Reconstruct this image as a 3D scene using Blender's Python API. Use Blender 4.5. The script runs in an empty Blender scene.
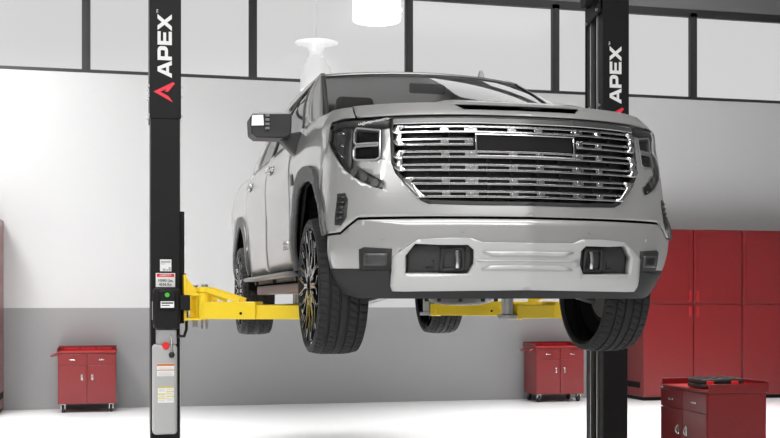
import bpy, bmesh, math, random
from mathutils import Vector, Matrix
from mathutils.geometry import tessellate_polygon
random.seed(7)
SC = bpy.context.scene
COL = SC.collection
PI = math.pi
R = math.radians
# ---------------------------------------------------------------- camera, world, lights, exposure
# world: X along the back wall (right +), Y away from the camera, Z up; the truck's front axle is near x=0, y=0
GZ = 1.09                                   # height of the truck's wheel bottoms above the floor
YAW = R(13.49)
cam_d = bpy.data.cameras.new('camera')
cam = bpy.data.objects.new('camera', cam_d)
COL.objects.link(cam)
cam.location = (-2.0882, -6.4843, 1.40)
cam.rotation_euler = (R(90), 0, -YAW)
cam_d.sensor_width = 36
cam_d.lens = 1143 / 780 * 36
cam_d.shift_x = 0.0
cam_d.shift_y = (299.9 - 219) / 780         # horizon lies below the frame's middle
cam_d.clip_end = 200
SC.camera = cam

W = bpy.data.worlds.new('world')
SC.world = W
W.use_nodes = True
bg = W.node_tree.nodes['Background']
bg.inputs[0].default_value = (1, 1, 1, 1)
bg.inputs[1].default_value = 0.735


WASH = 110


def area(name, loc, rot, sx, sy, power, col=(1, 1, 1), spread=180):
    d = bpy.data.lights.new(name, 'AREA')
    d.shape = 'RECTANGLE'
    d.spread = R(spread)
    d.size, d.size_y, d.energy, d.color = sx, sy, power, col
    o = bpy.data.objects.new(name, d)
    o.location, o.rotation_euler = loc, rot
    COL.objects.link(o)
    return o


for y, pw in ((-6.5, 800), (-2.2, 270)):
    area('ceiling_strip_lamp', (-2.4, y, 6.3), (0, 0, 0), 10, .8, pw)
for y, pw, sp in ((3.8, 540, 85), (6.2, 300, 55)):  # added panels whiten the back floor; their gap keeps the windshield's left dark
    area('added_ceiling_panel', (-4.4, y, 6.3), (0, 0, 0), 6.4, 1.3, pw * .54, spread=sp)
    area('added_ceiling_panel', (4.4, y, 6.3), (0, 0, 0), 6.2, 1.3, pw * .46, spread=sp)
area('added_ceiling_panel', (3.5, 5.1, 6.25), (0, 0, 0), 3.8, 2.0, 40)  # added to put a bright reflection in the windshield's right half
area('added_ceiling_panel', (4.75, 7.5, 6.25), (0, 0, 0), 3.5, 1.2, 17)  # second added panel, for the reflection higher up the windshield
area('left_wall_washer', (-5.4, 4.9, 6.2), (R(56), 0, R(-14)), 1.8, .8, WASH, spread=100)
SC.view_settings.view_transform = 'Standard'
SC.view_settings.look = 'None'
SC.view_settings.exposure = 0.0
SC.view_settings.gamma = 1.0
SC.view_settings.use_curve_mapping = False


# ---------------------------------------------------------------- materials
def mat(name, col, rough=.5, metal=0., coat=0., emit=None, estr=1., spec=.5, bump=0., bscale=200., noise=0., trans=0.):
    m = bpy.data.materials.new(name)
    m.use_nodes = True
    nt = m.node_tree
    b = nt.nodes['Principled BSDF']
    b.inputs['Base Color'].default_value = (*col, 1)
    b.inputs['Roughness'].default_value = rough
    b.inputs['Metallic'].default_value = metal
    b.inputs['Coat Weight'].default_value = coat
    b.inputs['Coat Roughness'].default_value = .04
    b.inputs['Specular IOR Level'].default_value = spec
    b.inputs['Transmission Weight'].default_value = trans
    if emit:
        b.inputs['Emission Color'].default_value = (*emit, 1)
        b.inputs['Emission Strength'].default_value = estr
    if bump or noise:
        tc = nt.nodes.new('ShaderNodeTexCoord')
        n = nt.nodes.new('ShaderNodeTexNoise')
        n.inputs['Scale'].default_value = bscale
        n.inputs['Detail'].default_value = 3
        nt.links.new(tc.outputs['Object'], n.inputs['Vector'])
        if bump:
            bp = nt.nodes.new('ShaderNodeBump')
            bp.inputs['Strength'].default_value = bump
            bp.inputs['Distance'].default_value = .002
            nt.links.new(n.outputs['Fac'], bp.inputs['Height'])
            nt.links.new(bp.outputs['Normal'], b.inputs['Normal'])
        if noise:
            r = nt.nodes.new('ShaderNodeValToRGB')
            r.color_ramp.elements[0].position = .3
            r.color_ramp.elements[1].position = .7
            r.color_ramp.elements[0].color = (*[max(0, c * (1 - noise)) for c in col], 1)
            r.color_ramp.elements[1].color = (*[c * (1 + noise) for c in col], 1)
            nt.links.new(n.outputs['Fac'], r.inputs['Fac'])
            nt.links.new(r.outputs['Color'], b.inputs['Base Color'])
    return m


def glass(name, tint, amount, rough=.02, gloss=1.0, ior=1.5):
    """thin sheet: transparent with a tint, plus a mirror-like surface by fresnel"""
    m = bpy.data.materials.new(name)
    m.use_nodes = True
    nt = m.node_tree
    nt.nodes.clear()
    out = nt.nodes.new('ShaderNodeOutputMaterial')
    tr = nt.nodes.new('ShaderNodeBsdfTransparent')
    tr.inputs[0].default_value = (*tint, 1)
    gl = nt.nodes.new('ShaderNodeBsdfGlossy')
    gl.inputs['Roughness'].default_value = rough
    gl.inputs[0].default_value = (gloss, gloss, gloss, 1)
    fr = nt.nodes.new('ShaderNodeFresnel')
    fr.inputs[0].default_value = ior
    mx = nt.nodes.new('ShaderNodeMixShader')
    ad = nt.nodes.new('ShaderNodeMath')
    ad.operation = 'ADD'
    ad.inputs[1].default_value = amount
    ad.use_clamp = True
    nt.links.new(fr.outputs[0], ad.inputs[0])
    nt.links.new(ad.outputs[0], mx.inputs[0])
    nt.links.new(tr.outputs[0], mx.inputs[1])
    nt.links.new(gl.outputs[0], mx.inputs[2])
    nt.links.new(mx.outputs[0], out.inputs[0])
    return m


M = {}
M['paint'] = mat('silver_paint', (.36, .357, .35), .34, .5, .8, noise=.03, bscale=900)
M['flare'] = mat('satin_grey_moulding', (.065, .065, .065), .45, .2)
M['black'] = mat('black_plastic', (.012, .012, .012), .5)
M['valance'] = mat('dark_grey_plastic', (.028, .028, .028), .6, spec=.25, bump=.3, bscale=700)
M['charcoal'] = mat('charcoal_plastic', (.025, .025, .026), .4, spec=.4)
M['liner'] = mat('liner_black', (.006, .006, .006), .9, spec=.1)
M['chrome'] = mat('chrome', (.58, .58, .58), .17, 1.)
M['satin'] = mat('satin_silver', (.46, .46, .455), .45, .4)
M['steel'] = mat('brushed_steel', (.5, .5, .5), .35, .9)
M['rubber'] = mat('tyre_rubber', (.014, .014, .0145), .65, spec=.3, bump=.2, bscale=400)
M['rim'] = mat('gloss_black_rim', (.01, .01, .01), .2, .2, .5)
M['seat'] = mat('seat_leather', (.05, .048, .045), .6, bump=.3, bscale=150)
M['glass'] = glass('tinted_glass', (.80, .80, .80), .01)
M['frit_reflection'] = mat('frit_and_reflection', (.003, .003, .003), .6, spec=.05)  # black glass edge, also stands in for a dark reflection
M['pandark'] = mat('pan_dark', (.11, .11, .11), .4, .6)
M['boardgrey'] = mat('board_grey', (.16, .155, .155), .4, .4)
M['darkglass'] = glass('dark_side_glass', (.22, .22, .225), .0, gloss=.8)
M['railreflect'] = mat('rail_red_reflection', (.10, .055, .055), .4, .3)  # red reflection on silver metal, put into the base colour
M['lens'] = glass('headlamp_lens', (.85, .85, .85), .0, gloss=.9)
M['lampgrey'] = mat('lamp_housing', (.22, .22, .22), .35, .6)
M['bezel'] = mat('lamp_bezel', (.07, .07, .07), .35, .3)
M['drl'] = mat('daytime_lamp_tube', (.9, .9, .9), .2, .3)
M['red'] = mat('red_enamel', (.178, .0095, .011), .28, 0, .22, noise=.05, bscale=30)
M['redhandle'] = mat('red_handle', (.33, .012, .016), .35)
M['redbright'] = mat('red_tray_liner', (.55, .015, .02), .35)
M['drawergrey'] = mat('drawer_red', (.22, .02, .022), .3, 0, .4)
M['post'] = mat('black_powder_coat', (.010, .010, .0105), .5, spec=.22, bump=.25, bscale=500)
M['slot'] = mat('slot_black', (.004, .004, .004), .6, spec=.2)
M['rail'] = mat('slide_rail', (.55, .55, .54), .3, .9)
M['yellow'] = mat('yellow_enamel', (.93, .66, .02), .35, 0, .3)
M['tank'] = mat('grey_tank_plastic', (.45, .45, .45), .4)
M['white'] = mat('label_white', (.85, .85, .84), .5)
M['labelred'] = mat('label_red', (.75, .03, .04), .5)
M['logored'] = mat('logo_red', (.85, .03, .06), .5)
M['labelorange'] = mat('label_orange', (.62, .20, .05), .5)
M['labelyellow'] = mat('label_yellow', (.75, .60, .05), .5)
M['ink'] = mat('label_ink', (.03, .03, .03), .6)
M['inkgrey'] = mat('label_ink_grey', (.45, .45, .45), .6)
M['redknob'] = mat('red_cap', (.75, .02, .02), .3)
M['green'] = mat('green_button', (.05, .5, .04), .4)
M['frame'] = mat('window_frame_grey', (.035, .035, .036), .45)
M['pane'] = glass('window_pane', (.97, .97, .97), .0, .15, gloss=.6)
M['lamppale'] = mat('lamp_pale', (.75, .75, .75), .5, emit=(1, 1, 1), estr=.22)
M['ceiling'] = mat('ceiling_grey', (.16, .16, .16), .8)
M['sidewall'] = mat('side_wall_grey', (.33, .33, .33), .8)
M['lamp'] = mat('lamp_white', (.9, .9, .9), .4, emit=(1, 1, 1), estr=1.6)
M['caster'] = mat('caster_rubber', (.01, .01, .01), .6)


def wall_mat():
    m = bpy.data.materials.new('two_tone_wall')
    m.use_nodes = True
    nt = m.node_tree
    b = nt.nodes['Principled BSDF']
    b.inputs['Roughness'].default_value = .75
    b.inputs['Specular IOR Level'].default_value = .2
    g = nt.nodes.new('ShaderNodeNewGeometry')
    s = nt.nodes.new('ShaderNodeSeparateXYZ')
    nt.links.new(g.outputs['Position'], s.inputs[0])
    r = nt.nodes.new('ShaderNodeMath')
    r.operation = 'GREATER_THAN'
    r.inputs[1].default_value = GZ + .207
    nt.links.new(s.outputs['Z'], r.inputs[0])
    n = nt.nodes.new('ShaderNodeTexNoise')
    n.inputs['Scale'].default_value = 6
    mx = nt.nodes.new('ShaderNodeMix')
    mx.data_type = 'RGBA'
    mx.inputs[6].default_value = (.30, .30, .303, 1)
    mx.inputs[7].default_value = (.60, .60, .60, 1)
    nt.links.new(r.outputs[0], mx.inputs[0])
    nt.links.new(mx.outputs[2], b.inputs['Base Color'])
    return m


def floor_mat():
    m = mat('white_gloss_floor', (.92, .92, .92), .12, 0, .0, spec=.6)
    return m


M['wall'] = wall_mat()
M['floor'] = floor_mat()
M['beam'] = mat('grey_upper_band', (.20, .20, .20), .7)  # darker grey for the band above the window heads


# ---------------------------------------------------------------- mesh helpers
def tag(o, label=None, cat=None, group=None, kind=None):
    if label: o['label'] = label
    if cat: o['category'] = cat
    if group: o['group'] = group
    if kind: o['kind'] = kind
    return o


def empty(name, loc=(0, 0, 0), rz=0., label=None, cat=None, group=None):
    o = bpy.data.objects.new(name, None)
    o.empty_display_size = .1
    o.location = loc
    o.rotation_euler = (0, 0, rz)
    COL.objects.link(o)
    return tag(o, label, cat, group)


class MB:
    def __init__(s):
        s.v = []
        s.f = []

    def add(s, vs, fs):
        k = len(s.v)
        s.v += [tuple(p) for p in vs]
        s.f += [tuple(i + k for i in f) for f in fs]
        return s

    def box(s, x0, x1, y0, y1, z0, z1, T=None):
        vs = [Vector(p) for p in ((x0, y0, z0), (x1, y0, z0), (x1, y1, z0), (x0, y1, z0), (x0, y0, z1), (x1, y0, z1), (x1, y1, z1), (x0, y1, z1))]
        if T: vs = [T @ p for p in vs]
        return s.add(vs, [(3, 2, 1, 0), (4, 5, 6, 7), (0, 1, 5, 4), (1, 2, 6, 5), (2, 3, 7, 6), (3, 0, 4, 7)])

    def beam(s, p0, p1, w, h, up=(0, 0, 1)):
        """box section bar from p0 to p1, width w across, height h along up"""
        p0, p1 = Vector(p0), Vector(p1)
        d = (p1 - p0).normalized()
        sx = d.cross(Vector(up)).normalized() * (w / 2)
        uz = sx.cross(d).normalized() * (h / 2)
        vs = []
        for p in (p0, p1):
            vs += [p - sx - uz, p + sx - uz, p + sx + uz, p - sx + uz]
        return s.add(vs, [(0, 1, 2, 3), (7, 6, 5, 4), (0, 4, 5, 1), (1, 5, 6, 2), (2, 6, 7, 3), (3, 7, 4, 0)])

    def cyl(s, p0, p1, r0, r1=None, n=20, cap=True):
        r1 = r0 if r1 is None else r1
        p0, p1 = Vector(p0), Vector(p1)
        d = (p1 - p0).normalized()
        a = d.orthogonal().normalized()
        b = d.cross(a)
        vs = []
        for p, r in ((p0, r0), (p1, r1)):
            for i in range(n):
                t = 2 * PI * i / n
                vs.append(p + (a * math.cos(t) + b * math.sin(t)) * r)
        fs = [(i, (i + 1) % n, n + (i + 1) % n, n + i) for i in range(n)]
        if cap: fs += [tuple(range(n - 1, -1, -1)), tuple(range(n, 2 * n))]
        return s.add(vs, fs)

    def tube(s, path, r, n=10, closed=False):
        P = [Vector(p) for p in path]
        m = len(P)
        k = len(s.v)
        prev = None
        for i, p in enumerate(P):
            if closed: d = P[(i + 1) % m] - P[i - 1]
            else: d = P[min(i + 1, m - 1)] - P[max(i - 1, 0)]
            d.normalize()
            a = d.orthogonal().normalized() if prev is None else (prev - d * prev.dot(d)).normalized()
            prev = a
            b = d.cross(a)
            for j in range(n):
                t = 2 * PI * j / n
                s.v.append(tuple(p + (a * math.cos(t) + b * math.sin(t)) * r))
        for i in range(m if closed else m - 1):
            for j in range(n):
                i2 = (i + 1) % m
                s.f.append((k + i * n + j, k + i * n + (j + 1) % n, k + i2 * n + (j + 1) % n, k + i2 * n + j))
        if not closed:
            s.f.append(tuple(k + j for j in range(n - 1, -1, -1)))
            s.f.append(tuple(k + (m - 1) * n + j for j in range(n)))
        return s

    def lathe(s, prof, o=(0, 0, 0), axis='X', n=48, closed=False):
        """prof: (position along the axis, radius)"""
        k = len(s.v)
        m = len(prof)
        for i in range(n):
            t = 2 * PI * i / n
            for u, r in prof:
                a, b = r * math.cos(t), r * math.sin(t)
                p = (u, a, b) if axis == 'X' else ((a, b, u) if axis == 'Z' else (b, u, a))
                s.v.append((p[0] + o[0], p[1] + o[1], p[2] + o[2]))
        for i in range(n):
            i2 = (i + 1) % n
            for j in range(m if closed else m - 1):
                j2 = (j + 1) % m
                s.f.append((k + i * m + j, k + i2 * m + j, k + i2 * m + j2, k + i * m + j2))
        return s

    def prism(s, poly, fn, d0, d1):
        """flat polygon (u, v) pushed from depth d0 to d1 through fn(u, v, d)"""
        n = len(poly)
        tris = tessellate_polygon([[Vector((u, v, 0)) for u, v in poly]])
        vs = [fn(u, v, d0) for u, v in poly] + [fn(u, v, d1) for u, v in poly]
        fs = [tuple(t) for t in tris] + [tuple(n + i for i in reversed(t)) for t in tris]
        fs += [(i, (i + 1) % n, n + (i + 1) % n, n + i) for i in range(n)]
        return s.add(vs, fs)

    def build(s, name, m, parent=None, smooth=True, bevel=0., seg=2, angle=35, solid=0., label=None, fix=True):
        me = bpy.data.meshes.new(name)
        me.from_pydata(s.v, [], s.f)
        me.validate()
        if fix:
            bm = bmesh.new()
            bm.from_mesh(me)
            bmesh.ops.recalc_face_normals(bm, faces=bm.faces)
            bm.to_mesh(me)
            bm.free()
        if smooth and len(me.polygons):
            me.polygons.foreach_set('use_smooth', [True] * len(me.polygons))
            me.set_sharp_from_angle(angle=R(angle))
        me.materials.append(m)
        o = bpy.data.objects.new(name, me)
        COL.objects.link(o)
        if parent: o.parent = parent
        if bevel:
            b = o.modifiers.new('bevel', 'BEVEL')
            b.width, b.segments, b.limit_method, b.angle_limit = bevel, seg, 'ANGLE', R(40)
            b.harden_normals = False
        if solid:
            b = o.modifiers.new('solid', 'SOLIDIFY')
            b.thickness, b.offset = solid, -1
        if label: o['label'] = label
        return o


def patch(mb, poly, fn, step, out, holes=(), mirror=False):
    """fill a 2D outline (with holes), cut it on a grid, carry it through fn(u, v) -> 3D;
    faces are turned to agree with out(p) ; mirror adds the other half in -X (welded on X=0)"""
    loops = [[Vector((u, v, 0)) for u, v in poly]] + [[Vector((u, v, 0)) for u, v in h] for h in holes]
    tris = tessellate_polygon(loops)
    pts = [p for l in loops for p in l]
    bm = bmesh.new()
    bv = [bm.verts.new(p) for p in pts]
    for t in tris:
        a, b, c_ = [pts[i] for i in t]
        ar = (b - a).cross(c_ - a).z
        if abs(ar) < 1e-9: continue
        try: bm.faces.new([bv[i] for i in (t if ar > 0 else t[::-1])])
        except ValueError: pass
    su, sv = step if isinstance(step, tuple) else (step, step)
    us = [p.x for p in pts]
    ws = [p.y for p in pts]

    def cut(lo, hi, st, no):
        n = max(1, int(math.ceil((hi - lo) / st)))
        for i in range(1, n):
            x = lo + (hi - lo) * i / n
            g = bm.verts[:] + bm.edges[:] + bm.faces[:]
            bmesh.ops.bisect_plane(bm, geom=g, plane_co=(x, 0, 0) if no[0] else (0, x, 0), plane_no=no, dist=1e-6)
    cut(min(us), max(us), su, (1, 0, 0))
    cut(min(ws), max(ws), sv, (0, 1, 0))
    bmesh.ops.remove_doubles(bm, verts=bm.verts, dist=1e-5)
    bm.verts.index_update()
    P = [Vector(fn(v.co.x, v.co.y)) for v in bm.verts]
    F = []
    for f in bm.faces:
        idx = [v.index for v in f.verts]
        a, b, c_ = P[idx[0]], P[idx[1]], P[idx[2]]
        F.append(idx)
    bm.free()
    tot = 0.
    for idx in F:
        a, b, c_ = P[idx[0]], P[idx[1]], P[idx[2]]
        n = (b - a).cross(c_ - a)
        tot += n.dot(out if isinstance(out, Vector) else Vector(out((a + b + c_) / 3)))
    if tot < 0: F = [idx[::-1] for idx in F]
    k = len(mb.v)
    mb.v += [tuple(p) for p in P]
    mb.f += [tuple(i + k for i in idx) for idx in F]
    if mirror:
        mp = {}
        for i, p in enumerate(P):
            if abs(p.x) < 1e-5: mp[i] = i + k
            else:
                mp[i] = len(mb.v)
                mb.v.append((-p.x, p.y, p.z))
        mb.f += [tuple(mp[i] for i in idx[::-1]) for idx in F]
    return mb


def text_mesh(txt, size, name='txt', depth=.0008, bold=False):
    cu = bpy.data.curves.new(name, 'FONT')
    cu.body = txt
    cu.size = size
    cu.extrude = depth
    cu.resolution_u = 3
    cu.align_x, cu.align_y = 'CENTER', 'CENTER'
    if bold: cu.offset = size * .018
    o = bpy.data.objects.new(name, cu)
    COL.objects.link(o)
    dg = bpy.context.evaluated_depsgraph_get()
    me = bpy.data.meshes.new_from_object(o.evaluated_get(dg))
    vs = [v.co.copy() for v in me.vertices]
    fs = [tuple(p.vertices) for p in me.polygons]
    bpy.data.objects.remove(o)
    bpy.data.curves.remove(cu)
    bpy.data.meshes.remove(me)
    return vs, fs


def add_text(mb, txt, size, T, bold=False, depth=.0008):
    vs, fs = text_mesh(txt, size, depth=depth, bold=bold)
    return mb.add([T @ v for v in vs], fs)


def copy_tree(o, parent=None):
    c = o.copy()
    COL.objects.link(c)
    if parent is not None:
        c.parent = parent
    for ch in list(o.children):
        copy_tree(ch, c)
    return c

# ---------------------------------------------------------------- the setting
WY = 8.756                                   # back wall
SILL, HEAD, TOP = GZ + 3.26, GZ + 4.45, 7.0


def struct(mb, name, m, parent=None, **k):
    o = mb.build(name, m, parent, **k)
    if parent is None: o['kind'] = 'structure'
    return o


struct(MB().box(-16, 16, -12, WY + .2, -.1, 0), 'floor', M['floor'], smooth=False)
struct(MB().box(-12, 14, WY, WY + .2, 0, SILL), 'wall_back', M['wall'], smooth=False)
struct(MB().box(-12, 14, WY, WY + .2, HEAD + .10, TOP), 'trim_1', M['beam'], smooth=False)
struct(MB().box(-12, 10, -11, WY + .2, 6.6, 6.8), 'ceiling', M['ceiling'], smooth=False)
struct(MB().box(9.8, 10, -11, WY, 0, 6.6), 'wall_right', M['sidewall'], smooth=False)
struct(MB().box(-10.2, -10, -11, WY, 0, 6.6), 'wall_left', M['sidewall'], smooth=False)
struct(MB().box(-12, 10, -11.2, -11, 0, 6.6), 'wall_front', M['sidewall'], smooth=False)
MULL = [-8.91 + 2.15 * i for i in range(11)]  # mullion centres
for i in range(10):
    x0, x1 = MULL[i], MULL[i + 1]
    if x1 < -5 or x0 > 9: continue
    n = 'window_%d' % (i + 1)
    f = MB()
    f.box(x0 - .054, x0 + .054, WY - .005, WY + .06, SILL - .02, HEAD + .06)      # mullion on the left edge
    f.box(x0 + .054, x1 - .054, WY - .005, WY + .06, SILL - .02, SILL + .022)
    f.box(x0 - .054, x1 - .054, WY - .005, WY + .06, HEAD, HEAD + .11)
    fo = struct(f, n, M['frame'], smooth=False)
    # raised centre bead down each mullion
    MB().box(x0 - .018, x0 + .018, WY - .015, WY - .005, SILL, HEAD).build('mullion_bead', M['frame'], fo, smooth=False)
    MB().box(x0 + .054, x1 - .054, WY + .03, WY + .036, SILL + .022, HEAD).build('pane', M['pane'], fo, smooth=False)


# high bay lamps
def bay_lamp(loc, r, hgt, label):
    t = empty('high_bay_lamp', loc, 0, label, 'lamp', None)
    b = MB().lathe([(0, 0), (0, r * .6), (.012, r * .97), (.05, r), (hgt * .75, r * .99), (hgt * .9, r * .93), (hgt, r * .72), (hgt, 0)], (0, 0, 0), 'Z', 40)
    b.build('lamp_shade', M['lamp'], t)
    MB().cyl((0, 0, hgt), (0, 0, hgt + .12), r * .33, r * .25).build('neck', M['lamp'], t)
    MB().cyl((0, 0, hgt + .12), (0, 0, 6.6 - loc[2]), .012).build('hanger_rod', M['steel'], t)
    for k in range(2):
        MB().box(r * .96, r * 1.05, -.03, .03, .13, .17, Matrix.Rotation(R(200 + 160 * k), 4, 'Z')).build('clip', M['lamp'], t, bevel=.005)


bay_lamp((.935, 6.8, GZ + 3.625), .29, .36, 'white glowing high bay lamp hanging in front of the window at the top edge')
t = empty('high_bay_lamp', (.464, 8.3, 4.14), 0, 'faint glass bell-shaped lamp in front of the window just above the truck cab', 'lamp')
MB().lathe([(0, .16), (0, .21), (.25, .20), (.42, .13), (.44, .093), (.52, .093)], (0, 0, 0), 'Z', 36).build('bell_shade', M['lamppale'], t)
MB().cyl((0, 0, .52), (0, 0, .625), .11, .11).build('neck', M['lamppale'], t)
MB().cyl((0, 0, .625), (0, 0, .64), .29, .25).build('cover_plate', M['lamppale'], t)
MB().cyl((0, 0, .64), (0, 0, 6.6 - 4.14), .008).build('hanger_rod', M['lamppale'], t)


# ---------------------------------------------------------------- red cabinets
def cabinet(x0, x1, ndoor, y0, hgt, label, name='storage_cabinet', vent_side=-1):
    """metal wardrobe against the back wall: ndoor columns, two door rows"""
    t = empty(name, ((x0 + x1) / 2, y0, 0), 0, label, 'cabinet', 'red metal cabinets along the back wall')
    w, d = (x1 - x0) / 2, WY - .01 - y0
    MB().box(-w, w, .022, d, .05, hgt).build('body', M['red'], t, bevel=.006)
    MB().box(-w + .02, w - .02, .05, d - .02, 0, .05).build('plinth', M['slot'], t, smooth=False)
    cw = (x1 - x0) / ndoor
    zs = hgt * .5625
    for i in range(ndoor):
        a, b = -w + i * cw + .008, -w + (i + 1) * cw - .008
        for lo, hi, up in ((.06, zs - .008, 0), (zs + .008, hgt - .012, 1)):
            dm = MB().box(a, b, .0, .021, lo, hi)
            do = dm.build('door', M['red'], t, bevel=.004)
            if up:
                fr = MB()
                e = .055
                fr.box(a + e, b - e, -.004, 0, hi - e - .012, hi - e)
                fr.box(a + e, b - e, -.004, 0, lo + e, lo + e + .012)
                fr.box(a + e, a + e + .012, -.004, 0, lo + e, hi - e)
                fr.box(b - e - .012, b - e, -.004, 0, lo + e, hi - e)
                fr.build('panel_moulding', M['red'], do, smooth=False)
            hx = b - .05 if i % 2 == 0 else a + .05
            hz = (lo + .10) if up else (hi - .10)
            h = MB().box(hx - .022, hx + .022, -.012, 0, hz - .075, hz + .075)
            h.box(hx - .012, hx + .012, -.03, -.012, hz - .05, hz + .02)
            h.build('handle', M['redhandle'], do, bevel=.004)
    v = MB()
    for k in range(12):
        y = .12 + k * (d - .2) / 12
        s = -w if vent_side < 0 else w
        v.box(s - .004, s + .004, y, y + .03, .17, .25)
    v.build('vent', M['slot'], t, smooth=False)
    return t


cabinet(5.026, 6.535, 2, 8.09, 2.387, 'tall dark red two-door cabinet beside the black lift column, left of the red pair')
cabinet(6.545, 8.05, 2, 8.09, 2.387, 'tall dark red cabinet cut off by the right edge of the photo')
cabinet(-4.95, -3.47, 2, 8.09, 2.40, 'tall red cabinet just showing at the left edge of the photo', vent_side=1)


# ---------------------------------------------------------------- tool carts
def cart(loc, rz, label, grey=False):
    t = empty('tool_cart', loc, rz, label, 'tool cart', 'red rolling tool carts')
    w, d = .35, .46
    bm_, dm_ = M['red'], M['red']
    MB().box(-w, w, .0, d, .105, .735).build('body', bm_, t, bevel=.004)
    # worktop tray with a raised lip
    tr = MB().box(-w - .012, w + .012, -.012, d + .012, .735, .752)
    tray = tr.build('tray', M['red'], t, bevel=.003)
    MB().box(-w + .005, w - .005, .005, d - .005, .752, .755).build('tray_mat', M['redbright'], tray, smooth=False)
    lip = MB()
    lip.box(-w - .012, w + .012, d, d + .012, .75, .815)
    lip.box(-w - .012, -w, -.0, d + .012, .75, .80)
    lip.box(w, w + .012, -.0, d + .012, .75, .80)
    lip.build('tray_lip', M['red'], tray, bevel=.003)
    li = MB()
    for k in range(3):
        x = -w + .06 + k * .2
        li.box(x, x + .18, d - .004, d, .765, .79)
    li.build('lip_slot', M['redbright'], tray, smooth=False)
    # push handle on the left end
    hb = MB()
    hb.tube([(-w - .01, .06, .72), (-w - .07, .06, .705), (-w - .085, .09, .70), (-w - .085, d - .09, .70), (-w - .07, d - .06, .705), (-w - .01, d - .06, .72)], .013, 10)
    hb.build('push_handle', M['red'], t)
    for sx in (-1, 1):
        a, b = (-w + .004, -.004) if sx < 0 else (.004, w - .004)
        dr = MB().box(a, b, -.016, 0, .592, .725).build('drawer', dm_, t, bevel=.003)
        c_ = (a + b) / 2
        pu = MB().box(c_ - .035, c_ + .035, -.026, -.016, .648, .662)
        pu.build('pull', M['chrome'], dr, bevel=.003)
        do = MB().box(a, b, -.016, 0, .115, .586).build('door', dm_, t, bevel=.003)
        hx = -.062 if sx < 0 else .062
        h = MB().box(hx - .012, hx + .012, -.02, -.016, .40, .475)
        h.tube([(hx, -.02, .405), (hx, -.036, .42), (hx, -.04, .4375), (hx, -.036, .455), (hx, -.02, .47)], .005, 8)
        h.build('latch', M['chrome'], do, bevel=0)
        for yy in (.04, d - .07):
            cs = MB().box(sx * .29 - .03, sx * .29 + .03, yy - .03, yy + .03, .098, .106)
            cs.beam((sx * .29 - .022, yy, .10), (sx * .29 - .022, yy + .02, .05), .008, .045, (0, 1, 0))
            cs.beam((sx * .29 + .022, yy, .10), (sx * .29 + .022, yy + .02, .05), .008, .045, (0, 1, 0))
            co = cs.build('caster', M['chrome'], t, smooth=False)
            MB().lathe([(-.017, 0), (-.017, .044), (-.011, .05), (.011, .05), (.017, .044), (.017, 0)], (sx * .29, yy + .02, .05), 'X', 24).build('caster_wheel', M['caster'], co)
    return t


cart((-2.435, 8.22, 0), 0, 'red rolling tool cart against the wall left of the lift column')
cart((3.835, 8.22, 0), 0, 'red rolling tool cart behind the truck, left of the right lift column')
near = cart((2.0, 1.225, 0), R(-90), 'large foreground red tool cart with a black tool case on its tray')

# tool case lying on the near cart
tc = empty('tool_case', (2.195, 1.12, .758), R(-4), 'flat black plastic tool case with two red latches on the near cart', 'tool case')
MB().box(-.168, .168, -.12, .12, .001, .035).build('case_base', M['charcoal'], tc, bevel=.01)
MB().box(-.168, .168, -.12, .12, .037, .07).build('case_lid', M['charcoal'], tc, bevel=.012)
rb = MB()
for k in range(4): rb.box(-.125 + k * .07, -.095 + k * .07, -.09, .09, .07, .075)
rb.build('lid_rib', M['black'], tc, bevel=.002)
for sx in (-.10, .09):
    for yy in (-1, 1):
        MB().box(sx - .028, sx + .028, yy * .123 - .006, yy * .123 + .006, .018, .055).build('latch', M['redknob'], tc, bevel=.004)
# ---------------------------------------------------------------- pickup truck skin
# half of the truck's skin as (a, z): a runs from the centre of the nose round the corner (a=1.2) and back along the side (Y = a - 1.45)
ZL=[.30,.36,.50,.64,.72,.86,1.0,1.17,1.28,1.36]
AL=[0,.35,.62,.80,.95,1.10,1.20]
FT=[[(0,-.76),(.35,-.72),(.60,-.65),(.74,-.57),(.84,-.46),(.885,-.35),(.90,-.25)],
[(0,-.82),(.35,-.78),(.62,-.70),(.77,-.62),(.88,-.49),(.925,-.36),(.93,-.25)],
[(0,-.875),(.35,-.83),(.62,-.75),(.79,-.665),(.915,-.55),(.985,-.42),(.995,-.25)],
[(0,-.89),(.35,-.845),(.62,-.765),(.79,-.685),(.93,-.57),(1.01,-.43),(1.02,-.25)],
[(0,-.886),(.35,-.842),(.62,-.763),(.79,-.683),(.929,-.569),(1.007,-.43),(1.018,-.25)],
[(0,-.86),(.35,-.82),(.62,-.752),(.79,-.67),(.91,-.56),(.98,-.43),(1.0,-.25)],
[(0,-.845),(.35,-.81),(.62,-.732),(.785,-.645),(.90,-.54),(.97,-.42),(.992,-.25)],
[(0,-.825),(.35,-.795),(.62,-.703),(.775,-.61),(.885,-.505),(.952,-.39),(.98,-.25)],
[(0,-.79),(.35,-.76),(.62,-.67),(.765,-.58),(.868,-.49),(.935,-.385),(.97,-.25)],
[(0,-.70),(.35,-.68),(.60,-.60),(.73,-.51),(.825,-.42),(.885,-.335),(.92,-.25)]]
SP=[(.30,.90),(.45,.955),(.55,.985),(.7,1.0),(.85,1.0),(1.0,1.005),(1.12,1.01),(1.22,1.0),(1.30,.98),(1.36,.955),(1.42,.92)]
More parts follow.
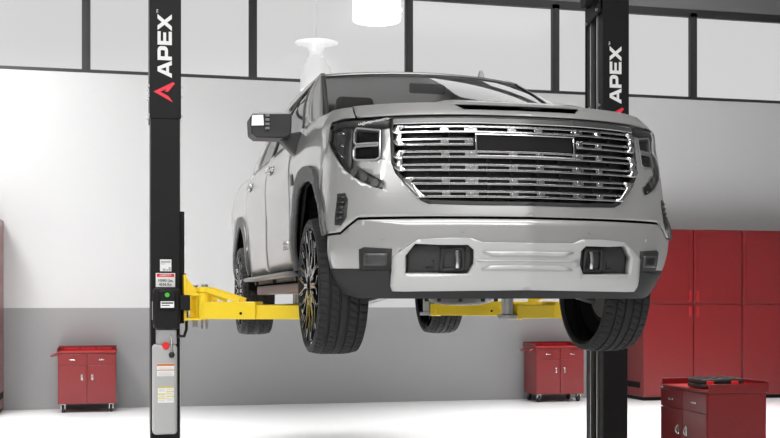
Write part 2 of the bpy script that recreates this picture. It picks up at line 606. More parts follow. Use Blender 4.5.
def herm(xs,ys,x):
    n=len(xs)
    if x<=xs[0]: i=0
    elif x>=xs[-1]: i=n-2
    else:
        i=0
        while x>xs[i+1]: i+=1
    def m(k):
        if k==0: return (ys[1]-ys[0])/(xs[1]-xs[0])
        if k==n-1: return (ys[-1]-ys[-2])/(xs[-1]-xs[-2])
        d0=(ys[k]-ys[k-1])/(xs[k]-xs[k-1]);d1=(ys[k+1]-ys[k])/(xs[k+1]-xs[k])
        w=(xs[k]-xs[k-1])/(xs[k+1]-xs[k-1])
        return d0*(1-w)+d1*w
    h=xs[i+1]-xs[i];t=max(-.3,min(1.3,(x-xs[i])/h))
    return (2*t**3-3*t*t+1)*ys[i]+(t**3-2*t*t+t)*h*m(i)+(-2*t**3+3*t*t)*ys[i+1]+(t**3-t*t)*h*m(i+1)
SZ=[p[0] for p in SP];SX=[p[1] for p in SP]
def front(a,z):
    X=[herm(AL,[q[0] for q in r],a) for r in FT];Y=[herm(AL,[q[1] for q in r],a) for r in FT]
    return herm(ZL,X,z),herm(ZL,Y,z)
def SK(a,z):
    if a<=1.2:
        x,y=front(a,z); return (x,y,z)
    Y=a-1.45
    xf,_=front(1.2,min(z,1.36)); xs=herm(SZ,SX,z)
    t=min(1,(Y+.25)/.6); t=t*t*(3-2*t)
    x=xf*(1-t)+xs*t
    if Y>4.3: x-=.04*((Y-4.3)/.6)**2
    return (x,Y,z)
def Yat(X,z):
    lo,hi=0,.95
    for _ in range(30):
        m=(lo+hi)/2
        if front(m,z)[0]<X: lo=m
        else: hi=m
    return front(lo,z)[1]


def SKO(a, z, off=0.):
    """point on the skin moved out by off along its normal (right-hand half, X >= 0)"""
    p = Vector(SK(a, z))
    if off == 0: return p
    e = .004
    zz = min(max(z, .304), 1.40)
    du = Vector(SK(a + e, zz)) - Vector(SK(max(a - e, -.3), zz))
    dv = Vector(SK(a, zz + e)) - Vector(SK(a, zz - e))
    n = du.cross(dv).normalized()
    if n.dot(Vector((p.x, -1.0 if a < 1.2 else 0, 0))) < 0: n = -n
    if n.x < 0 and a < .01: n.x = 0
    return p + n * off


def OUT(p): return Vector((p.x, -1.2 if p.y < -.2 else 0, .15))


truck = empty('pickup_truck', (0, 0, GZ), 0, 'silver crew-cab pickup truck raised on the two-column lift, chrome grille facing forward', 'truck')


def skin(name, m, poly, step=.05, off=0., holes=(), mirror=True, side=None, solid=.006, parent=None, angle=35, bevel=0., label=None):
    """a skin panel; mirror=True spans both halves, side=+1/-1 gives one side only"""
    mb = MB()
    if side is None:
        patch(mb, poly, lambda a, z: SKO(a, z, off) if a > 1e-6 else Vector((0, SKO(0, z, off).y, SKO(0, z, off).z)), step, OUT, holes, mirror=True)
    else:
        def f(a, z):
            p = SKO(a, z, off)
            return Vector((p.x * side, p.y, p.z))
        patch(mb, poly, f, step, OUT, holes)
    return mb.build(name, m, parent or truck, solid=solid, angle=angle, fix=False, bevel=bevel, label=label)


def arc(cy, cz, r, t0, t1, n=14):
    """points of a wheel arch in (a, z); angles from +Y (rear) up to front"""
    return [(cy + r * math.cos(R(t0 + (t1 - t0) * i / n)) + 1.45, cz + r * math.sin(R(t0 + (t1 - t0) * i / n))) for i in range(n + 1)]


AY, AZ, RY = -.03, .44, 3.745               # axle stations
HL = [(1.12, 1.272), (1.0, 1.279), (.91, 1.276), (.68, 1.264), (.687, 1.21), (.743, 1.208), (.748, 1.05), (.781, 1.037), (.891, 1.044), (.887, 1.017),
      (.748, .93), (.738, .911), (.749, .886), (.786, .898), (.882, .947), (.962, 1.001), (1.048, 1.080), (1.133, 1.166)]
# --- front bumper, fascia, fenders, doors, bed
GR_EDGE = [(.691, 1.197), (.687, 1.026), (.669, .971), (.547, .832), (.513, .816), (.281, .809)]
skin('front_fascia', M['paint'],
     [(0, .742), (.872, .742), (.962, .668), (1.05, .662), (1.078, .685), (1.12, .77), (1.172, .845), (1.2, .88), (1.176, 1.06), (1.136, 1.166), (1.048, 1.080), (.962, 1.001),
      (.883, .947), (.786, .898), (.749, .886), (.738, .911), (.748, .93), (.887, 1.017), (.891, 1.044), (.781, 1.037), (.748, 1.05), (.743, 1.208), (.687, 1.21)]
     + GR_EDGE + [(0, .809)], .035)
skin('front_bumper', M['paint'], [(0, .728), (.868, .728), (.957, .655), (1.05, .650), (1.066, .56), (1.07, .478), (.857, .474), (.69, .474), (.69, .53), (.652, .558), (.577, .611), (.305, .611), (.24, .595), (0, .595)], .04)
skin('bumper_groove', M['slot'], [(0, .70), (.85, .70), (.94, .63), (1.04, .63), (1.04, .69), (.975, .69), (.885, .77), (0, .77)], .06, off=-.03)
skin('bumper_valance', M['valance'], [(0, .318), (.70, .318), (.9, .320), (1.02, .345), (1.052, .38), (1.072, .474), (.70, .474), (.70, .40), (0, .40)], .04, off=.002)
for s in (-1, 1):
    skin('fog_recess', M['valance'], [(.70, .466), (.862, .47), (.862, .575), (.84, .585), (.70, .575)], .04, off=.006, side=s)
    fl = skin('fog_light', M['bezel'], [(.722, .488), (.838, .49), (.838, .555), (.722, .552)], .03, off=.012, side=s)
    skin('lamp_lens', M['lens'], [(.727, .493), (.833, .495), (.833, .55), (.727, .547)], .03, off=.016, side=s, parent=fl, solid=0)
TR = [(0, .368), (.62, .360), (.690, .362), (.698, .386), (.693, .532), (.655, .563), (.57, .622), (.414, .630), (.303, .628), (.250, .607), (0, .606)]
PK = [(.632, .538), (.586, .600), (.463, .594), (.322, .594), (.293, .568), (.290, .496), (.318, .443), (.625, .446)]
tp = skin('skid_trim', M['satin'], TR, .03, off=.012, holes=[PK], solid=.045, bevel=.005)
# raised ribs across the middle of the trim
for z0, z1, w0, w1 in ((.540, .562, .20, .25), (.470, .492, .25, .20)):
    skin('trim_rib', M['satin'], [(0, z0), (w0, z0), (w1, z1), (0, z1)] if w0 < w1 else [(0, z0), (w0, z0), (w1, z1), (0, z1)], .05, off=.020, solid=.012, parent=tp, bevel=.003)
skin('trim_rib', M['satin'], [(0, .512), (.272, .512), (.272, .520), (0, .520)], .05, off=.018, solid=.01, parent=tp, bevel=.002)
for s in (-1, 1):
    pk = skin('tow_hook_pocket', M['charcoal'], [(.645, .545), (.59, .61), (.463, .602), (.318, .602), (.28, .57), (.275, .49), (.31, .435), (.635, .438)], .04, off=-.030, side=s, solid=.01)
    skin('pocket_frame', M['black'], [(.332, .452), (.46, .452), (.46, .582), (.332, .582)], .03, off=-.016, side=s, parent=pk, solid=.012, bevel=.006,
         holes=[[(.352, .47), (.44, .47), (.44, .565), (.352, .565)]])
    p = SKO(.372, .52, .0)
    hk = MB().tube([(p.x * s, p.y + .04, p.z - .045), (p.x * s, p.y + .012, p.z - .04), (p.x * s, p.y + .004, p.z), (p.x * s, p.y + .012, p.z + .04), (p.x * s, p.y + .04, p.z + .045)], .011, 10)
    hk.build('tow_hook', M['chrome'], pk)
    skin('pocket_step', M['black'], [(.49, .47), (.53, .47), (.53, .478), (.498, .478), (.498, .51), (.49, .51)], .05, off=-.024, side=s, parent=pk)
    for a, z in ((.351, .67), (.756, .633)):
        q0, q1 = SKO(a, z, -.004), SKO(a, z, .004)
        MB().cyl((q0.x * s, q0.y, q0.z), (q1.x * s, q1.y, q1.z), .013, .012).build('parking_sensor', M['paint'], truck)
    # side vent in the bumper corner
    VT = [(1.02, .877), (.949, .873), (.933, .839), (.926, .744), (.965, .702), (.989, .706)]
    vt = skin('corner_vent', M['black'], [(1.01, .873), (.949, .873), (.930, .839), (.926, .744), (.955, .702), (.995, .706)], .04, off=.004, side=s, solid=.012)
    for k in range(5):
        z = .735 + k * .027
        skin('vent_fin', M['charcoal'], [(.945, z), (.992, z + .004), (.992, z + .014), (.945, z + .01)], .05, off=.012, side=s, parent=vt, solid=.008)
q = SKO(.0, .70, .0)
# --- fenders, doors, bed sides
for s in (-1, 1):
    top = [(1.2, .88), (1.235, .912), (1.33, .968), (1.45, 1.002), (1.6, 1.010), (1.78, .992), (1.90, .932), (1.985, .825), (2.055, .655)]
    fe = skin('front_fender', M['paint'], top + [(2.085, .505), (2.235, .505), (2.235, 1.385), (1.9, 1.385), (1.5, 1.37), (1.2, 1.358), (1.1, 1.358), (.98, 1.356), (.915, 1.284), (1.0, 1.286), (1.127, 1.280), (1.142, 1.176), (1.176, 1.06)], .05, side=s)
    skin('fender_emblem_vent', M['charcoal'], [(2.05, 1.03), (2.16, 1.03), (2.19, 1.10), (2.08, 1.10)], .05, off=.004, side=s, parent=fe)
    fd = skin('front_door', M['paint'], [(2.245, .505), (3.415, .505), (3.425, 1.39), (2.245, 1.385)], .06, side=s)
    rd = skin('rear_door', M['paint'], [(3.425, .505), (4.60, .505), (4.62, .80), (4.70, .95), (4.74, 1.39), (3.435, 1.39)], .06, side=s)
    skin('cargo_bed_side', M['paint'], [(4.61, .505), (4.66, .505)] + [p for p in arc(RY, AZ, .55, 172, 8, 20)] + [(5.79, .56), (6.25, .58), (6.33, .62), (6.34, 1.32), (6.2, 1.375), (5.9, 1.39), (4.75, 1.39), (4.71, .95), (4.63, .80)], .06, side=s)
    for door, a in ((fd, 3.15), (rd, 4.42)):
        P0, P1 = SKO(a - .10, 1.235, .028), SKO(a + .10, 1.24, .028)
        h = MB().beam((P0.x * s, P0.y, P0.z), (P1.x * s, P1.y, P1.z), .018, .036)
        for e in (-.09, .09):
            A, B = SKO(a + e, 1.237, -.002), SKO(a + e, 1.237, .03)
            h.cyl((A.x * s, A.y, A.z), (B.x * s, B.y, B.z), .015)
        h.build('door_handle', M['chrome'], door, bevel=.006)
        skin('handle_cup', M['charcoal'], [(a - .08, 1.205), (a + .08, 1.205), (a + .08, 1.265), (a - .08, 1.265)], .04, off=.002, side=s, parent=door)
    # wheel arch mouldings
    def ring(cy, r0, r1, t0, t1):
        return arc(cy, AZ, r1, t0, t1, 22) + arc(cy, AZ, r0, t1, t0, 22)
    skin('wheel_arch_moulding', M['flare'], [(2.08, .50), (2.05, .65), (1.98, .82), (1.90, .925), (1.78, .985), (1.60, 1.003), (1.45, .995), (1.33, .96), (1.24, .905), (1.18, .845), (1.125, .765), (1.09, .69), (1.076, .655),
         (1.052, .655), (1.075, .715), (1.12, .80), (1.19, .905), (1.255, .995), (1.33, 1.045), (1.45, 1.08), (1.62, 1.092), (1.78, 1.075), (1.92, 1.03), (2.02, .95), (2.09, .83), (2.14, .65), (2.16, .50)], .045, off=.020, side=s, solid=.03, bevel=.006)
    skin('wheel_arch_moulding', M['flare'], ring(RY, .525, .61, 6, 172), .045, off=.022, side=s, solid=.03, bevel=.006)
    # door badge and side moulding crease
    if s == -1:
        T = Matrix(((0, 0, -1, 0), (-1, 0, 0, 0), (0, 1, 0, 0), (0, 0, 0, 1)))
        q = SKO(2.405, .665, .006)
        bd = MB()
        add_text(bd, 'SIERRA', .085, Matrix.Translation((-q.x - .001, .955, .665)) @ T, True, .003)
        bd.build('door_badge', M['chrome'], fd, smooth=False)
    # sill and running board
    skin('sill', M['valance'], [(2.02, .43), (4.62, .43), (4.62, .50), (2.02, .50)], .1, off=-.01, side=s)
    rbm = MB().beam((s * 1.0, .70, .475), (s * 1.0, 3.12, .475), .10, .03)
    rbo = rbm.build('running_board', M['boardgrey'], truck, bevel=.015, seg=3)
    for y in (.8, 1.9, 2.95): MB().beam((s * .97, y, .45), (s * .6, y, .50), .05, .04).build('step_bracket', M['black'], rbo, smooth=False)
    MB().beam((s * .93, .72, .385), (s * .93, 2.9, .385), .06, .07).build('rocker_rail', M['railreflect'], truck, bevel=.01)
    MB().box(s * 1.0 - .04, s * 1.0 + .04, .8, 2.9, .490, .493).build('tread_strip', M['black'], rbo, smooth=False)

# --- hood: front lip on the skin, then rising to the cowl
def hood_pt(a, r):
    if r <= 0:
        z = 1.282 + (r + 1) * .078
        z = 1.282 + .078 * (r + 1)
        x, y = front(a, z)
        return Vector((x if a > 1e-6 else 0, y, z))
    x0, y0 = front(a, 1.36)
    x1 = x0 * 1.09
    y1 = .36 + .16 * x1 * x1
    zc = 1.435 - .09 * max(0, x1 - .3) ** 2 - (.35 * max(0, x1 - .78) ** 1.3)
    z0 = 1.36
    bul = .022 * (1 - min(1, max(0, (x0 - .33) / .12)) ** 2 * (3 - 2 * min(1, max(0, (x0 - .33) / .12))))
    t = r
    z = z0 + (zc - z0) * (1 - (1 - t) ** 1.7) + bul * min(1, t * 9) * (1 - .3 * t)
    z -= .012 * max(0, (x0 - .45) / .4) * (1 - t)
    return Vector((x0 + (x1 - x0) * t if a > 1e-6 else 0, y0 + (y1 - y0) * t, z))


hm = MB()
sc = [(.306, -.62), (.352, -.20)]
patch(hm, [(0, -1), (.885, -1), (.905, -.95), (.97, 0), (.97, 1), (0, 1), (0, -.18), (.355, -.18), (.31, -.64), (0, -.64)], hood_pt, (.06, .12), Vector((0, -.5, 1)), mirror=True)
hood = hm.build('hood', M['paint'], truck, solid=.008, fix=False, angle=28)
sm = MB()
patch(sm, [(0, -.72), (.33, -.72), (.38, -.1), (0, -.1)], lambda a, r: hood_pt(a, r) + Vector((0, .07, -.01)), .06, Vector((0, -1, .3)), mirror=True)
sm.build('hood_scoop_mesh', M['slot'], hood, fix=False)
# black sheet added under the hood so the shut lines look shaded
ub = MB()
patch(ub, [(0, -1), (.87, -1), (.95, 0), (.95, 1), (0, 1)], lambda a, r: hood_pt(a, r) * .985 + Vector((0, .05, -.02)), .1, Vector((0, -.5, 1)), mirror=True)
ub.build('gap_shade_sheet', M['liner'], truck, fix=False)
for s in (-1, 1):
    skin('gap_shade_panel', M['liner'], [(1.15, 1.0), (1.3, 1.05), (1.75, .98), (2.1, .6), (2.2, .5), (4.7, .5), (4.7, .9), (5.1, 1.03), (5.6, .98), (5.8, .65), (6.28, .65), (6.28, 1.3), (4.7, 1.33), (1.2, 1.30)], .12, off=-.03, side=s, solid=.004)  # black backing added behind the sides so panel gaps look shaded

# --- grille
gb = skin('grille', M['black'], [(0, .809), (.281, .809), (.513, .816), (.547, .832), (.669, .971), (.687, 1.026), (.691, 1.197), (.68, 1.264), (0, 1.264)], .05, off=-.055, solid=.004)
skin('grille_surround', M['black'], [(0, .80), (.281, .80), (.515, .806), (.553, .823), (.678, .967), (.696, 1.024), (.70, 1.197), (.69, 1.268), (0, 1.268),
                                   (0, 1.258), (.675, 1.256), (.682, 1.195), (.677, 1.027), (.66, .975), (.54, .84), (.51, .826), (.281, .819), (0, .819)], .04, off=.004, solid=.06, parent=gb)


def strip(mb, a0, a1, z0, z1, o0, o1, z0b=None, z1b=None, n=None):
    """slab following the nose: a0..a1 (negative = other half), z0..z1, between offsets o0 (inner) and o1 (outer)"""
    z0b = z0 if z0b is None else z0b
    z1b = z1 if z1b is None else z1b
    n = n or max(1, int(abs(a1 - a0) / .06))
    vs, fs = [], []
    for i in range(n + 1):
        t = i / n
        a = a0 + (a1 - a0) * t
        lo, hi = z0 + (z0b - z0) * t, z1 + (z1b - z1) * t
        for z, o in ((lo, o0), (lo, o1), (hi, o1), (hi, o0)):
            p = SKO(abs(a), z, o)
            vs.append((math.copysign(p.x, a) if abs(a) > 1e-6 else 0, p.y, p.z))
    for i in range(n):
        for j in range(4):
            fs.append((4 * i + j, 4 * i + (j + 1) % 4, 4 * i + 4 + (j + 1) % 4, 4 * i + 4 + j))
    fs += [(0, 1, 2, 3), (4 * n + 3, 4 * n + 2, 4 * n + 1, 4 * n)]
    return mb.add(vs, fs)


tb = MB()
strip(tb, -.677, .677, 1.226, 1.256, -.01, .014)
tb.build('grille_top_bar', M['chrome'], gb, bevel=.005)
ROWS = [1.196, 1.129, 1.064, .995, .924, .856]
AEND = [.655, .655, .655, .655, .615, .575]
BLK = [(.097, .050), (.328, .260), (.447, .405)]
HH = .019
for k, z in enumerate(ROWS):
    ends = [(-AEND[k], AEND[k])]
    if k == 1: ends = [(-AEND[k], -.285), (.285, AEND[k])]
    for a0, a1 in ends:
        mb = MB()
        strip(mb, a0, a1, z + HH - .0105, z + HH, -.02, .012)
        strip(mb, a0, a1, z - HH, z - HH + .0105, -.02, .012)
        for hi, lo in BLK:
            if k == 1 and hi < .29: continue
            for s in (-1, 1):
                b0, b1 = sorted((s * (max(lo, .285) if k == 1 else lo), s * hi))
                if b0 < a0 - .001 or b1 > a1 + .001: continue
                strip(mb, b0, b1, z - HH, z + HH, -.02, .006)
                m_ = (b0 + b1) / 2
                strip(mb, m_ - .012, m_ + .012, z - .011, z + .011, .0, .013)
        mb.build('grille_bar', M['chrome'], gb, bevel=.0018)
for k in (0, 2, 4):
    zt, zb = ROWS[k] + HH, ROWS[k + 1] - HH
    for s in (-1, 1):
        mb = MB()
        if k < 4:
            # bracket that ties two bars: chamfered C
            pts = [(.615, zt), (.660, zt), (.684, zt - .022), (.684, zt - .030), (.664, (zt + zb) / 2 + .008), (.664, (zt + zb) / 2 - .008), (.684, zb + .030), (.684, zb + .022), (.660, zb), (.615, zb),
                   (.615, zb + .010), (.632, zb + .012), (.640, zb + .026), (.634, (zt + zb) / 2), (.640, zt - .026), (.632, zt - .012), (.615, zt - .010)]
        else:
            pts = [(.575, zt), (.640, zt), (.645, zt - .01), (.560, zb), (.52, zb), (.52, zb + .010), (.545, zb + .014), (.60, zt - .026), (.59, zt - .011), (.575, zt - .010)]
        def f(a, z_, s=s):
            p = SKO(a, z_, .020)
            return Vector((p.x * s, p.y, p.z))
        patch(mb, pts, f, .05, OUT)
        mb.build('grille_bracket', M['chrome'], gb, solid=.035, bevel=.004, fix=False)
# emblem panel
em = MB()
strip(em, -.262, .262, 1.060, 1.166, -.03, .004)
emo = em.build('emblem_panel', M['slot'], gb, bevel=.004)
ef = MB()
strip(ef, -.275, .275, 1.164, 1.172, -.02, .016)
strip(ef, -.275, .275, 1.053, 1.061, -.02, .016)
strip(ef, -.275, -.264, 1.053, 1.172, -.02, .016)
strip(ef, .264, .275, 1.053, 1.172, -.02, .016)
ef.build('emblem_frame', M['chrome'], gb, bevel=.003)
fins = MB()
for a in (-.52, -.40, -.20, -.075, .075, .20, .40, .52):
    strip(fins, a - .006, a + .006, .835 if abs(a) < .5 else .90, 1.22, -.05, -.022, n=1)
fins.build('grille_fin', M['charcoal'], gb, smooth=False)
lou = MB()
for k in range(5):
    z = (ROWS[k] + ROWS[k + 1]) / 2
    strip(lou, -.60 if k < 4 else -.56, .60 if k < 4 else .56, z - .004, z + .004, -.05, -.03)
lou.build('grille_louvre', M['charcoal'], gb, smooth=False)

# --- headlights
for s in (-1, 1):
    h = skin('headlight', M['lampgrey'], HL, .035, off=-.03, side=s, solid=.004)
    skin('lamp_lens', M['lens'], HL, .03, off=.005, side=s, parent=h, solid=0)
    skin('lamp_bezel', M['bezel'], [(.70, 1.215), (.92, 1.232), (1.0, 1.236), (1.115, 1.23), (1.112, 1.268), (1.0, 1.275), (.91, 1.272), (.70, 1.26)], .04, off=-.012, side=s, parent=h)
    skin('lamp_bezel', M['bezel'], [(.945, 1.0), (.99, 1.05), (.985, 1.235), (.93, 1.235), (.925, 1.0)], .04, off=-.014, side=s, parent=h)
    for z0, z1 in ((1.062, 1.118), (1.145, 1.195)):
        skin('projector', M['slot'], [(.775, z0), (.905, z0 + .004), (.905, z1 + .012), (.775, z1)], .03, off=-.022, side=s, parent=h, solid=.02, bevel=.004)
    def tube_on(pts, r, off, name, m):
        P = []
        for i in range(len(pts) - 1):
            for k in range(5):
                t = k / 5
                P.append((pts[i][0] * (1 - t) + pts[i + 1][0] * t, pts[i][1] * (1 - t) + pts[i + 1][1] * t))
        P.append(pts[-1])
        Q = []
        for a, z in P:
            p = SKO(a, z, off)
            Q.append((p.x * s, p.y, p.z))
        MB().tube(Q, r, 8).build(name, m, h)
    tube_on([(.762, 1.205), (.90, 1.224), (.914, 1.205), (.912, 1.15), (.90, 1.138), (.775, 1.138), (.768, 1.132), (.775, 1.124), (.90, 1.124), (.912, 1.11), (.912, 1.065), (.895, 1.05), (.785, 1.045), (.76, 1.06), (.758, 1.205)], .006, -.010, 'running_light', M['drl'])
    for k in range(3):
        z = 1.07 + k * .062
        skin('side_reflector', M['chrome'], [(1.0, z), (1.06 + .02 * k, z + .02), (1.06 + .02 * k, z + .04), (1.0, z + .012)], .05, off=-.02, side=s, parent=h)
    for a, z in ((.79, .925), (.85, .957), (.91, .99)):
        p, q = SKO(a, z, -.04), SKO(a, z, -.014)
        MB().cyl((p.x * s, p.y, p.z), (q.x * s, q.y, q.z), .012, .022).build('turn_lamp', M['chrome'] if a < .8 else M['lampgrey'], h)

# --- cab above the belt
def G(y, z): return .952 - max(0, z - 1.385) * .50 + .03 * math.sin(max(0, min(1, (z - 1.385) / .5)) * PI)


def gp(name, m, poly, s, off=0., solid=.02, parent=None, step=.08, holes=()):
    mb = MB()
    def f(y, z):
        return Vector(((G(y, z) + off) * s, y, z))
    patch(mb, poly, f, step, lambda p: Vector((p.x, 0, .3)), holes)
    return mb.build(name, m, parent or truck, solid=solid, fix=False)


cab_parts = []
for s in (-1, 1):
    gp('cab_pillar', M['paint'], [(.36, 1.385), (.56, 1.385), (.58, 1.41), (1.44, 1.838), (2.0, 1.850), (2.0, 1.90), (1.6, 1.90), (1.36, 1.885)], s)
    gp('cab_pillar', M['black'], [(1.96, 1.385), (2.10, 1.385), (2.06, 1.853), (1.95, 1.853)], s, off=-.004)
    gp('cab_pillar', M['paint'], [(2.0, 1.850), (2.75, 1.835), (2.97, 1.385), (3.30, 1.385), (3.04, 1.88), (2.6, 1.90), (2.0, 1.90)], s)
    gp('side_window', M['darkglass'], [(.58, 1.41), (.58, 1.39), (1.96, 1.39), (1.95, 1.853), (1.44, 1.838)], s, off=-.012, solid=0)
    gp('side_window', M['darkglass'], [(2.10, 1.39), (2.97, 1.39), (2.76, 1.835), (2.06, 1.853)], s, off=-.012, solid=0)
    gp('window_trim', M['black'], [(.52, 1.385), (.60, 1.385), (.62, 1.408), (1.47, 1.828), (2.6, 1.83), (2.62, 1.845), (1.44, 1.848)], s, off=.004, solid=.01)


def WS(x, v):
    """windshield: x -1..1 across, v 0 base .. 1 header"""
    hw = .845 * (1 - v) + .705 * v
    y0, z0 = .20 + .26 * x * x, 1.42 - .03 * x * x
    y1, z1 = 1.14 + .21 * x * x, 1.880 - .004 * x * x
    b = 4 * v * (1 - v) * .03
    return Vector((x * hw, y0 + (y1 - y0) * v - b, z0 + (z1 - z0) * v + b * .7))


ws = MB()
patch(ws, [(-1, 0), (1, 0), (1, .87), (.8, .88), (.3, .90), (-.3, .90), (-.8, .88), (-1, .87)], WS, (.12, .1), Vector((0, -1, 1)))
wso = ws.build('windshield', M['glass'], truck, fix=False)
ws = MB()
patch(ws, [(-1, .87), (-.8, .88), (-.3, .90), (.3, .90), (.8, .88), (1, .87), (1, 1), (-1, 1)], WS, (.1, .07), Vector((0, -1, 1)))
ws.build('frit_reflection_band', M['frit_reflection'], wso, fix=False)  # black glass edge widened to paint in the ceiling's dark reflection
def WSB(x, v): return WS(x, v) + Vector((0, -.003, .007))


ws = MB()
patch(ws, [(-1, -.02), (-.965, 0), (-.965, 1), (-1, 1)], WSB, .1, Vector((0, -1, 1)))
ws.build('windshield_border', M['black'], wso, solid=.006, fix=False)
ws = MB()
patch(ws, [(1, -.02), (1, 1), (.965, 1), (.965, 0)], WSB, .1, Vector((0, -1, 1)))
ws.build('windshield_border', M['black'], wso, solid=.006, fix=False)
# A-pillar front faces
for s in (-1, 1):
    ap = MB()
    def fa(u, v, s=s):
        w = WS(s, v)
        y, z = w.y, w.z
        g = Vector(((G(0, z)) * s, y + .05, z + .0))
        return w * (1 - u) + g * u
    patch(ap, [(0, 0), (1, 0), (1, 1), (0, 1)], fa, (.25, .1), lambda p: Vector((p.x, -.6, .2)))
    ap.build('cab_pillar', M['paint'], truck, solid=.015, fix=False)


def RF(x, v):
    if v < 0: return WS(x, 1 + v) + Vector((0, -.006, .012))
    h = WS(x, 1)
    y = h.y + (3.02 - h.y) * v
    z = h.z + .03 * math.sin(min(1, v * 1.15) * PI * .62) - .03 * max(0, v - .75) * 4 * abs(1) * .8
    return Vector((x * .72, y, z - .01 * x ** 4))


rf = MB()
patch(rf, [(-1, -.07), (1, -.07), (1, 1), (-1, 1)], RF, (.1, .08), Vector((0, 0, 1)))
rfo = rf.build('roof', M['paint'], truck, solid=.03, fix=False)
an = MB()
an.prism([(-.07, 0), (.10, 0), (.085, .025), (.055, .085), (.035, .09), (.01, .03)], lambda u, v, d: (.50 + d * (1 - v * 6), 1.42 + u, 1.893 + v), -.026, .026)
an.box(.455, .545, 1.34, 1.53, 1.885, 1.902)
an.build('roof_antenna', M['satin'], truck, bevel=.006)
bk = MB()
def BK(x, v): return Vector((x * (.93 * (1 - v) + .72 * v), 3.26 - .24 * v - .05 * x * x, 1.385 + .49 * v))
patch(bk, [(-1, 0), (1, 0), (1, 1), (-1, 1)], BK, (.2, .2), Vector((0, 1, .3)), holes=[[(-.8, .12), (.8, .12), (.8, .85), (-.8, .85)]])
bk.build('cab_back', M['paint'], truck, solid=.02, fix=False)
bk = MB()
patch(bk, [(-.8, .12), (.8, .12), (.8, .85), (-.8, .85)], BK, (.2, .2), Vector((0, 1, .3)))
bk.build('rear_window', M['glass'], truck, fix=False)
MB().box(-.80, .80, .48, .78, 1.24, 1.40).build('dashboard', M['seat'], truck, bevel=.03)
for s in (-1, 1):
    st = MB().box(s * .38 - .26, s * .38 + .26, 1.18, 1.72, .95, 1.10).box(s * .38 - .25, s * .38 + .25, 1.68, 1.82, 1.05, 1.60).build('seat', M['seat'], truck, bevel=.05, seg=3)
    MB().box(s * .38 - .14, s * .38 + .14, 1.70, 1.80, 1.63, 1.80).build('headrest', M['seat'], st, bevel=.04, seg=3)
    MB().box(s * .38 - .28, s * .38 + .28, 2.55, 2.75, 1.0, 1.62).build('seat', M['seat'], truck, bevel=.05, seg=3)
stw = MB()
stw.tube([(.38 + .19 * math.cos(t), .93 + .06 * math.sin(t), 1.33 + .18 * math.sin(t)) for t in [2 * PI * i / 24 for i in range(24)]], .014, 8, closed=True)
stw.cyl((.38, .96, 1.33), (.38, .80, 1.25), .05)
stw.build('steering_wheel', M['black'], truck)
MB().box(-.13, .13, 1.10, 1.13, 1.73, 1.80).build('rearview_mirror', M['black'], truck, bevel=.012)
MB().box(-.93, .93, .5, 3.2, .86, .94).build('cab_floor', M['liner'], truck, smooth=False)

# --- side mirrors
for s in (-1, 1):
    pr = [(-1.0, .465, 1.46), (-1.02, .46, 1.31), (-1.26, .47, 1.295), (-1.30, .48, 1.325), (-1.305, .48, 1.43), (-1.285, .475, 1.465)]
    poly = [(1.03, 1.460), (1.035, 1.322), (1.09, 1.305), (1.25, 1.305), (1.285, 1.33), (1.290, 1.43), (1.270, 1.452)]
    mm = MB()
    mm.prism(poly, lambda u, v, d, s=s: (u * s, .50 + d + (.05 if d < .05 else 0) * abs(u - 1.15) * 1.5, v), 0, .20)
    mo = mm.build('side_mirror', M['charcoal'], truck, bevel=.022, seg=3)
    arm = MB()
    arm.prism([(.945, 1.30), (.955, 1.22), (.985, 1.20), (1.02, 1.225), (1.10, 1.305), (1.12, 1.33), (.96, 1.36)], lambda u, v, d, s=s: (u * s, .56 + d, v), 0, .11)
    arm.build('mirror_arm', M['charcoal'], mo, bevel=.02, seg=3)
    cp = MB().prism([(1.035, 1.448), (1.278, 1.444), (1.268, 1.462), (1.045, 1.468)], lambda u, v, d, s=s: (u * s, .515 + d, v), 0, .17)
    cp.build('mirror_cap', M['steel'], mo, bevel=.008)
    lm = MB().prism([(1.205, 1.378), (1.282, 1.375), (1.278, 1.440), (1.21, 1.444)], lambda u, v, d, s=s: (u * s, .498 + d + abs(u - 1.15) * .075, v), -.006, .01)
    lm.build('mirror_lamp', M['white'], mo, bevel=.004)
    vz = MB()
    for k in range(4): vz.box(s * 1.185 - .012, s * 1.185 + .012, .494, .51, 1.355 + k * .026, 1.37 + k * .026)
    vz.build('mirror_louvre', M['lampgrey'], mo, smooth=False)

# --- tail, bed, underbody
MB().box(-.92, .92, 4.83, 4.88, .62, 1.36).build('tailgate', M['paint'], truck, bevel=.015)
MB().box(-.92, .92, 4.84, 4.98, .50, .68).build('rear_bumper', M['chrome'], truck, bevel=.03)
MB().box(-.93, .93, 3.30, 4.83, .84, .88).build('bed_floor', M['liner'], truck, smooth=False)
ch = MB()
for s in (-1, 1):
    ch.beam((s * .50, -.55, .50), (s * .50, 4.8, .50), .09, .16)
for y in (-.45, .5, 1.5, 2.6, 3.3, 4.3): ch.box(-.5, .5, y - .05, y + .05, .44, .56)
ch.box(-.62, .62, -.62, .62, .56, .98)
ch.box(-.92, .92, .62, 3.15, .52, .60)
ch.build('chassis_frame', M['liner'], truck, smooth=False)
for y in (AY, RY):
    for sd in (-1, 1):
        rs = MB()
        rr, xo, t1, yc = (.575, 1.0, 185, y) if y > 1 else (.61, .92, 125, y + .10)
        n = 20
        pts = [(yc + rr * math.cos(R(-5 + (t1 + 5) * i / n)), .44 + rr * math.sin(R(-5 + (t1 + 5) * i / n))) for i in range(n + 1)]
        if y < 1: pts += [(y - .43, .80), (y - .47, .45)]
        for py, pz in pts:
            for x in (.55, xo): rs.v.append((sd * x, py, pz))
        m_ = len(pts)
        for i in range(m_ - 1): rs.f.append((2 * i, 2 * i + 1, 2 * i + 3, 2 * i + 2))
        rs.f.append(tuple(2 * i for i in range(m_)))
        rs.build('wheel_housing', M['liner'], truck)
